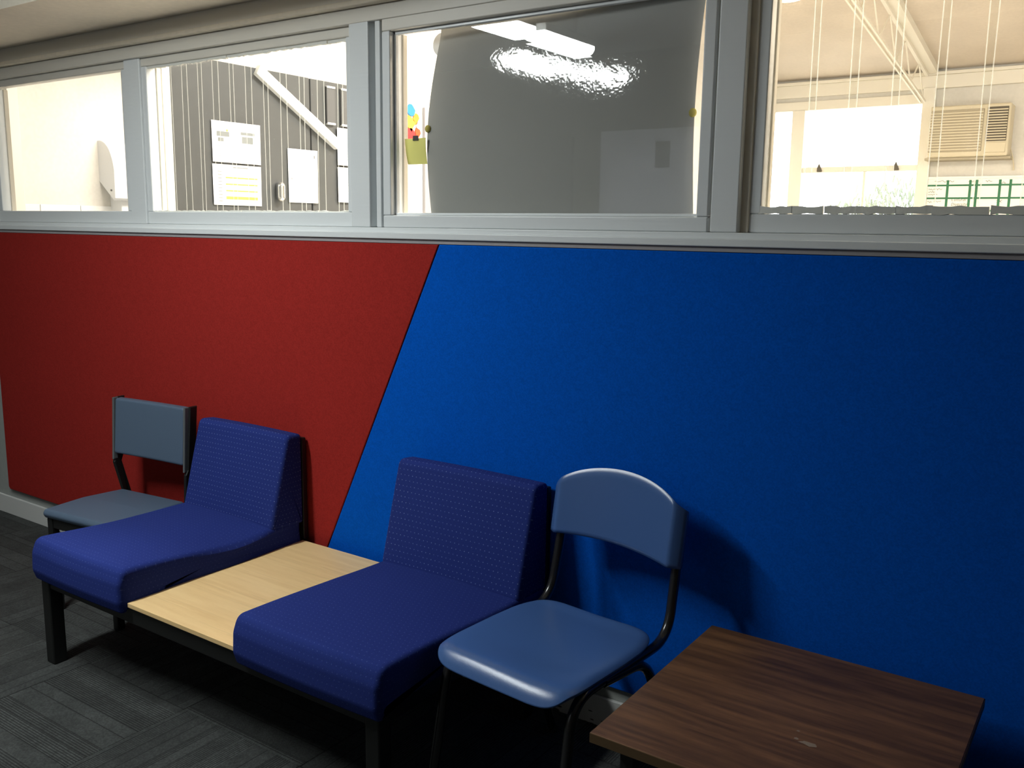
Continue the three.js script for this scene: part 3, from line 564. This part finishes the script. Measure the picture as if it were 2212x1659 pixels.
// ------------------------------------------------------------------ modular bench: two padded seats and a table between them
{
  const B = thing('modular_bench', 'low black framed bench with two navy seats and a pale wood table between them', 'bench', [-2.1, 0, 0.4]);
  const ox = 2.1, oz = -0.4, at = (g) => (g.translate(ox, 0, oz), g);
  const x0 = -2.858, x1 = -1.375;
  for (const [x, z] of [[x0, 0.690], [x1 - 0.046, 0.690], [x0, 0.07], [x1 - 0.046, 0.07]]) mesh('leg', at(bx(x, x + 0.046, 0, 0.32, z, z + 0.046, 0.005, 2)), M.blackSteel, B);
  mesh('front_rail', at(bx(x0 + 0.046, x1 - 0.046, 0.262, 0.32, 0.694, 0.732, 0.004, 2)), M.blackSteel, B);
  mesh('rear_rail', at(bx(x0 + 0.046, x1 - 0.046, 0.262, 0.32, 0.074, 0.112, 0.004, 2)), M.blackSteel, B);
  for (const x of [x0 + 0.004, x1 - 0.042]) mesh('side_rail', at(bx(x, x + 0.038, 0.262, 0.32, 0.116, 0.690, 0.004, 2)), M.blackSteel, B);
  for (const x of [-2.345, -1.89]) mesh('cross_rail', at(bx(x, x + 0.03, 0.285, 0.32, 0.112, 0.694, 0.004, 2)), M.blackSteel, B);
  // table top
  mesh('table_top', at(bx(-2.366, -1.85, 0.3185, 0.3325, 0.058, 0.744, 0.0015, 1)), M.beech, B);
  const seatProfile = roundPoly([[0.06, 0.3215, 0.02], [0.736, 0.3215, 0.004], [0.741, 0.300, 0.008], [0.760, 0.300, 0.014], [0.772, 0.335, 0.04], [0.769, 0.39, 0.05], [0.751, 0.433, 0.034], [0.40, 0.424, 0.2], [0.06, 0.408, 0.02]], 0.016, 7);
  const backProfile = roundPoly([[0.052, 0.395, 0.012], [0.205, 0.400, 0.016], [0.178, 0.50, 0.1], [0.118, 0.722, 0.026], [0.052, 0.716, 0.014]], 0.016, 7);
  [[-2.846, -2.362, 0.6], [-1.862, -1.345, 1.9]].forEach(([a, b, ph], k) => {
    const warp = (p) => {
      const c01 = (v) => THREE.MathUtils.clamp(v, 0, 1), t = c01((p.x - a) / (b - a)), e = Math.sin(Math.PI * t), up = c01((p.y - 0.325) / 0.09), q = c01((p.z - 0.06) / 0.72);
      p.y += up * (0.008 * e * Math.sin(Math.PI * q) + 0.004 * Math.sin(p.z * 9 + ph) * (k ? 0.6 : 1.4) * (0.4 + 0.6 * Math.abs(2 * t - 1)));
      p.y -= up * (k ? 0.006 : 0.018) * Math.exp(-(((p.z - 0.33) / 0.14) ** 2)) * c01((t - 0.6) / 0.4) ** 1.5;
      if (!k && t > 0.8) p.x += 0.010 * (t - 0.8) * 5 * Math.sin(p.z * 11 - 2.2) * up * (1 - up) * 4;
      if (p.z > 0.7) p.z += 0.006 * e; return p;
    };
    const s = mesh('seat', at(cushion(seatProfile, a, b, 0.017, warp)), M.fabricSeat, B);
    const bw = (p) => { const t = (p.x - a) / (b - a), e = Math.sin(Math.PI * THREE.MathUtils.clamp(t, 0, 1)); if (p.z > 0.09) p.z += 0.006 * e * Math.sin(Math.PI * THREE.MathUtils.clamp((p.y - 0.4) / 0.32, 0, 1)); p.y += 0.003 * e; return p; };
    mesh('backrest', at(cushion(backProfile, a + 0.002, b - 0.002, 0.013, bw)), M.fabricBack, B);
    // seams across the front and along the top edge
    const seam = (y, z, i) => { const pts = []; for (let q = 0; q <= 12; q++) { const t = q / 12, e = Math.sin(Math.PI * t); pts.push([a + 0.012 + (b - a - 0.024) * t, y + 0.004 * e + 0.0015 * Math.sin(q * 2.1 + i), z + 0.0065 * e]); } return at(tube(pts, 0.0022, 0.02, 6)); };
    mesh('seam', seam(0.408, 0.7555, 0), M.fabricSeat, s);
    for (const x of [a + 0.06, b - 0.10]) mesh('back_upright', at(bx(x, x + 0.04, 0.262, 0.62, 0.036, 0.052, 0.003)), M.blackSteel, B);
    mesh('back_board', at(bx(a + 0.006, b - 0.006, 0.33, 0.70, 0.030, 0.05, 0.004)), M.blackSteel, B);
  });
}

// ------------------------------------------------------------------ plastic seated chair between bench and coffee table
{
  const C = thing('tube_chair', 'slate blue moulded chair with a domed backrest on black tube legs', 'chair', [-1.105, 0, 0.40], R(-5));
  // seat: rounded trapezoid, dished, with a waterfall front
  const HW = (z) => 0.203 - 0.001 * (z / 0.22), zf = 0.238, zb = -0.195, N = 72, NR = 14, pos = [], idx = [];
  const outline = (a) => { const c = Math.cos(a), s = Math.sin(a), e = 2 / (s > 0 ? 7.5 : 5); const u = Math.sign(c) * Math.abs(c) ** e, v = Math.sign(s) * Math.abs(s) ** e; const z = v > 0 ? v * zf : v * -zb; return [u * (HW(z) - (v < 0 ? 0.02 * v * v : 0)), z]; };
  const topY = (x, z, r) => { let y = 0.449 - 0.010 * (1 - Math.min(1, (x * x) / 0.03)) * (z < 0.1 ? 1 : Math.max(0, 1 - (z - 0.1) / 0.1)); if (z > 0.12) y -= 0.006 * ((z - 0.12) / 0.118) ** 2; if (z > 0.195) y -= 0.026 * ((z - 0.195) / 0.043) ** 1.8; if (z < -0.14) y += 0.006 * ((-0.14 - z) / 0.05); if (r > 0.9) y -= 0.010 * ((r - 0.9) / 0.1) ** 2; return y; };
  for (const side of [0, 1]) for (let k = 0; k <= NR; k++) for (let i = 0; i < N; i++) { const r = side ? Math.sin(k / NR * Math.PI / 2) * 0.985 : Math.sin(k / NR * Math.PI / 2), [ox, oz] = outline(i / N * 2 * Math.PI), x = ox * r, z = oz * r; pos.push(x, topY(x, z, r) - (side ? 0.016 - 0.007 * Math.max(0, (r - 0.9) / 0.1) : 0), z); }
  const blk = (NR + 1) * N;
  for (let k = 0; k < NR; k++) for (let i = 0; i < N; i++) { const j = (i + 1) % N, a = k * N + i, b = k * N + j, c = a + N, d = b + N; idx.push(a, b, c, b, d, c, blk + a, blk + c, blk + b, blk + b, blk + c, blk + d); }
  for (let i = 0; i < N; i++) { const j = (i + 1) % N, a = NR * N + i, b = NR * N + j; idx.push(a, b, blk + a, b, blk + b, blk + a); }
  const g = new THREE.BufferGeometry(); g.setAttribute('position', new THREE.Float32BufferAttribute(pos, 3)); g.setAttribute('uv', new THREE.Float32BufferAttribute(new Float32Array(pos.length / 3 * 2).map((_, i) => pos[3 * (i >> 1) + (i & 1 ? 2 : 0)]), 2)); g.setIndex(idx); g.computeVertexNormals();
  mesh('seat', g, M.slate, C);
  // backrest: domed top, gentle curve, sides folded round the tubes
  const NU = 60, NV = 16, bp = [], bu = [], bi = [];
  const W = 0.203, ztop = -0.245, zOf = (u) => { const a = Math.abs(u); return a < 0.86 ? 0.022 * (a / 0.86) ** 2 : 0.022 - 0.022 * ((a - 0.86) / 0.14) ** 1.3; };
  const bb = (u) => 0.607 - 0.006 * u + 0.013 * (1 - u * u), arch = (a) => 0.70 + 0.110 * Math.sqrt(Math.max(0, 1 - (a / 1.08) ** 2)), bt = (u) => { const a = Math.abs(u); return a < 0.86 ? arch(a) : arch(0.86) - 0.024 * ((a - 0.86) / 0.14); };
  for (const s of [0, 1]) for (let j = 0; j <= NV; j++) for (let i = 0; i <= NU; i++) {
    const u = -1 + 2 * i / NU, v = j / NV, y = bb(u) + (bt(u) - bb(u)) * v, ed = Math.max(0, (v - 0.93) / 0.07);
    bp.push(u * W, y, ztop - 0.035 * (y - 0.6) / 0.2 + zOf(u) - (s ? 0.011 - 0.005 * ed * ed : 0.004 * ed * ed)); bu.push(u * W, y);
  }
  const m = (NU + 1) * (NV + 1);
  for (let j = 0; j < NV; j++) for (let i = 0; i < NU; i++) { const a = j * (NU + 1) + i, b = a + 1, c = a + NU + 1, d = c + 1; bi.push(a, b, c, b, d, c, m + a, m + c, m + b, m + b, m + c, m + d); }
  const loop = []; for (let i = 0; i < NU; i++) loop.push([i, i + 1]); for (let j = 0; j < NV; j++) loop.push([j * (NU + 1) + NU, (j + 1) * (NU + 1) + NU]); for (let i = NU; i > 0; i--) loop.push([NV * (NU + 1) + i, NV * (NU + 1) + i - 1]); for (let j = NV; j > 0; j--) loop.push([j * (NU + 1), (j - 1) * (NU + 1)]);
  for (const [a, b] of loop) bi.push(a, m + a, b, b, m + a, m + b);
  const bg = new THREE.BufferGeometry(); bg.setAttribute('position', new THREE.Float32BufferAttribute(bp, 3)); bg.setAttribute('uv', new THREE.Float32BufferAttribute(bu, 2)); bg.setIndex(bi); bg.computeVertexNormals();
  mesh('backrest', bg, M.slate, C);
  for (const s of [-1, 1]) {
    mesh('side_tube', tube([[s * 0.180, 0.73, -0.286], [s * 0.181, 0.60, -0.266], [s * 0.186, 0.418, -0.228], [s * 0.184, 0.415, 0.175], [s * 0.194, 0, 0.245]], 0.0125, 0.075), M.blackTube, C);
    mesh('rear_leg', tube([[s * 0.186, 0.414, 0.06], [s * 0.190, 0.402, -0.125], [s * 0.20, 0, -0.275]], 0.0125, 0.07), M.blackTube, C);
    for (const [x, z] of [[0.194, 0.245], [0.20, -0.275]]) { const f = new THREE.CylinderGeometry(0.016, 0.017, 0.02, 14); f.translate(s * x, 0.0105, z); mesh('rubber_foot', f, M.black, C); }
  }
  mesh('cross_tube', tube([[-0.185, 0.412, 0.08], [0, 0.412, 0.08], [0.185, 0.412, 0.08]], 0.009, 0.01, 8), M.blackTube, C);
  mesh('cross_tube', tube([[-0.185, 0.412, -0.10], [0, 0.412, -0.10], [0.185, 0.412, -0.10]], 0.009, 0.01, 8), M.blackTube, C);
}

// ------------------------------------------------------------------ padded chair at the far end of the bench
{
  const C = thing('padded_chair', 'grey blue padded vinyl chair with a flat rectangular back behind the bench', 'chair', [-3.072, 0, 0.33], R(6));
  const sp = roundPoly([[-0.172, 0.36, 0.012], [0.16, 0.36, 0.012], [0.170, 0.378, 0.014], [0.16, 0.394, 0.014], [0, 0.398, 0.1], [-0.172, 0.392, 0.014]], 0.02, 5);
  mesh('seat', cushion(sp, -0.188, 0.188, 0.011, (p) => { if (p.y > 0.382) p.y += 0.006 * Math.max(0, 1 - (p.x / 0.188) ** 2) * Math.max(0, 1 - (p.z / 0.17) ** 2); if (p.z < 0) p.x *= 1 + p.z * 0.5; return p; }), M.vinyl, C);
  const lean = (y) => -0.181 - (y - 0.53) * 0.09;
  const pad = roundPoly([[lean(0.545), 0.537, 0.010], [lean(0.545) + 0.032, 0.535, 0.012], [lean(0.76) + 0.032, 0.754, 0.012], [lean(0.76), 0.756, 0.010]], 0.02, 5);
  mesh('backrest', cushion(pad, -0.190, 0.190, 0.009, (p) => { p.z -= 0.006 * (1 - (p.x / 0.21) ** 2); return p; }), M.vinyl, C);
  const flat = (pts, w, d) => {                                        // flat bar following (y, z) points
    const poly = []; for (const [y, z] of pts) poly.push([z + d / 2, y]); for (const [y, z] of [...pts].reverse()) poly.push([z - d / 2, y]);
    const g = plate(poly.map(([z, y]) => [-z, y]), -w / 2, w / 2, 0.003, 2); g.rotateY(Math.PI / 2); return g;
  };
  for (const s of [-1, 1]) {
    const up = flat([[0.0, -0.235], [0.36, -0.190], [0.50, -0.172], [0.52, -0.182], [0.757, -0.204]], 0.014, 0.034), p = up.attributes.position;
    for (let i = 0; i < p.count; i++) { const y = p.getY(i); p.setX(i, p.getX(i) + s * (0.170 + 0.031 * THREE.MathUtils.clamp((y - 0.36) / 0.15, 0, 1))); }
    mesh('back_post', up, M.blackSteel, C);
    const cov = flat([[0.512, -0.176], [0.757, -0.192]], 0.010, 0.022); cov.translate(s * 0.1965, 0, 0.014); mesh('edge_strip', cov, M.vinylDark, C);
    mesh('front_leg', bx(s * 0.166 - 0.014, s * 0.166 + 0.014, 0, 0.36, 0.126, 0.156, 0.004, 2), M.blackSteel, C);
    mesh('side_rail', bx(s * 0.162 - 0.010, s * 0.162 + 0.010, 0.322, 0.36, -0.16, 0.128, 0.004), M.blackSteel, C);
  }
  mesh('front_rail', bx(-0.154, 0.154, 0.322, 0.36, 0.132, 0.152, 0.004), M.blackSteel, C);
  mesh('rear_rail', bx(-0.152, 0.152, 0.322, 0.36, -0.165, -0.145, 0.004), M.blackSteel, C);
}

// ------------------------------------------------------------------ coffee table in the corner
{
  const t = thing('coffee_table', 'low square table with a worn dark walnut top beside the moulded chair', 'table', [-0.504, 0, 0.42]);
  const top = mesh('table_top', bx(-0.31, 0.31, 0.429, 0.45, -0.308, 0.309, 0.0015, 1), M.walnut, t);
  mesh('edge_band', merge([bx(-0.3105, 0.3105, 0.4295, 0.4485, 0.3085, 0.3102, 0), bx(-0.3112, -0.3098, 0.4295, 0.4485, -0.308, 0.309, 0), bx(0.3098, 0.3112, 0.4295, 0.4485, -0.308, 0.309, 0)]), M.walnutEdge, top);
  const mark = (x, z, a, b) => { const n = 14, pts = []; for (let i = 0; i < n; i++) { const q = i / n * 6.283, r = 0.7 + 0.5 * rnd(); pts.push(new THREE.Vector2(x + Math.cos(q) * a * r, -z + Math.sin(q) * b * r)); } const g = new THREE.ShapeGeometry(new THREE.Shape(pts)); g.rotateX(-Math.PI / 2); g.translate(0, 0.4503, 0); return g; };
  for (const [x, z, a, b] of [[0.055, 0.095, 0.018, 0.008], [0.03, 0.09, 0.005, 0.004], [0.025, 0.06, 0.004, 0.003]]) mesh('stain', mark(x, z, a, b), std({ color: lin(0.30, 0.23, 0.17), roughness: 0.7 }), top);
  for (const [x, z] of [[-0.27, -0.28], [0.238, -0.28], [-0.27, 0.225], [0.238, 0.225]]) mesh('leg', bx(x, x + 0.032, 0, 0.429, z, z + 0.032, 0.004, 2), M.blackSteel, t);
  mesh('front_rail', bx(-0.238, 0.238, 0.395, 0.429, 0.232, 0.252, 0.003), M.blackSteel, t);
  mesh('rear_rail', bx(-0.238, 0.238, 0.395, 0.429, -0.275, -0.255, 0.003), M.blackSteel, t);
  for (const x of [-0.264, 0.244]) mesh('side_rail', bx(x, x + 0.02, 0.395, 0.429, -0.248, 0.225, 0.003), M.blackSteel, t);
}

scene.traverse((o) => { if (o.isMesh) { o.castShadow = true; o.receiveShadow = true; } });
renderer.render(scene, camera);
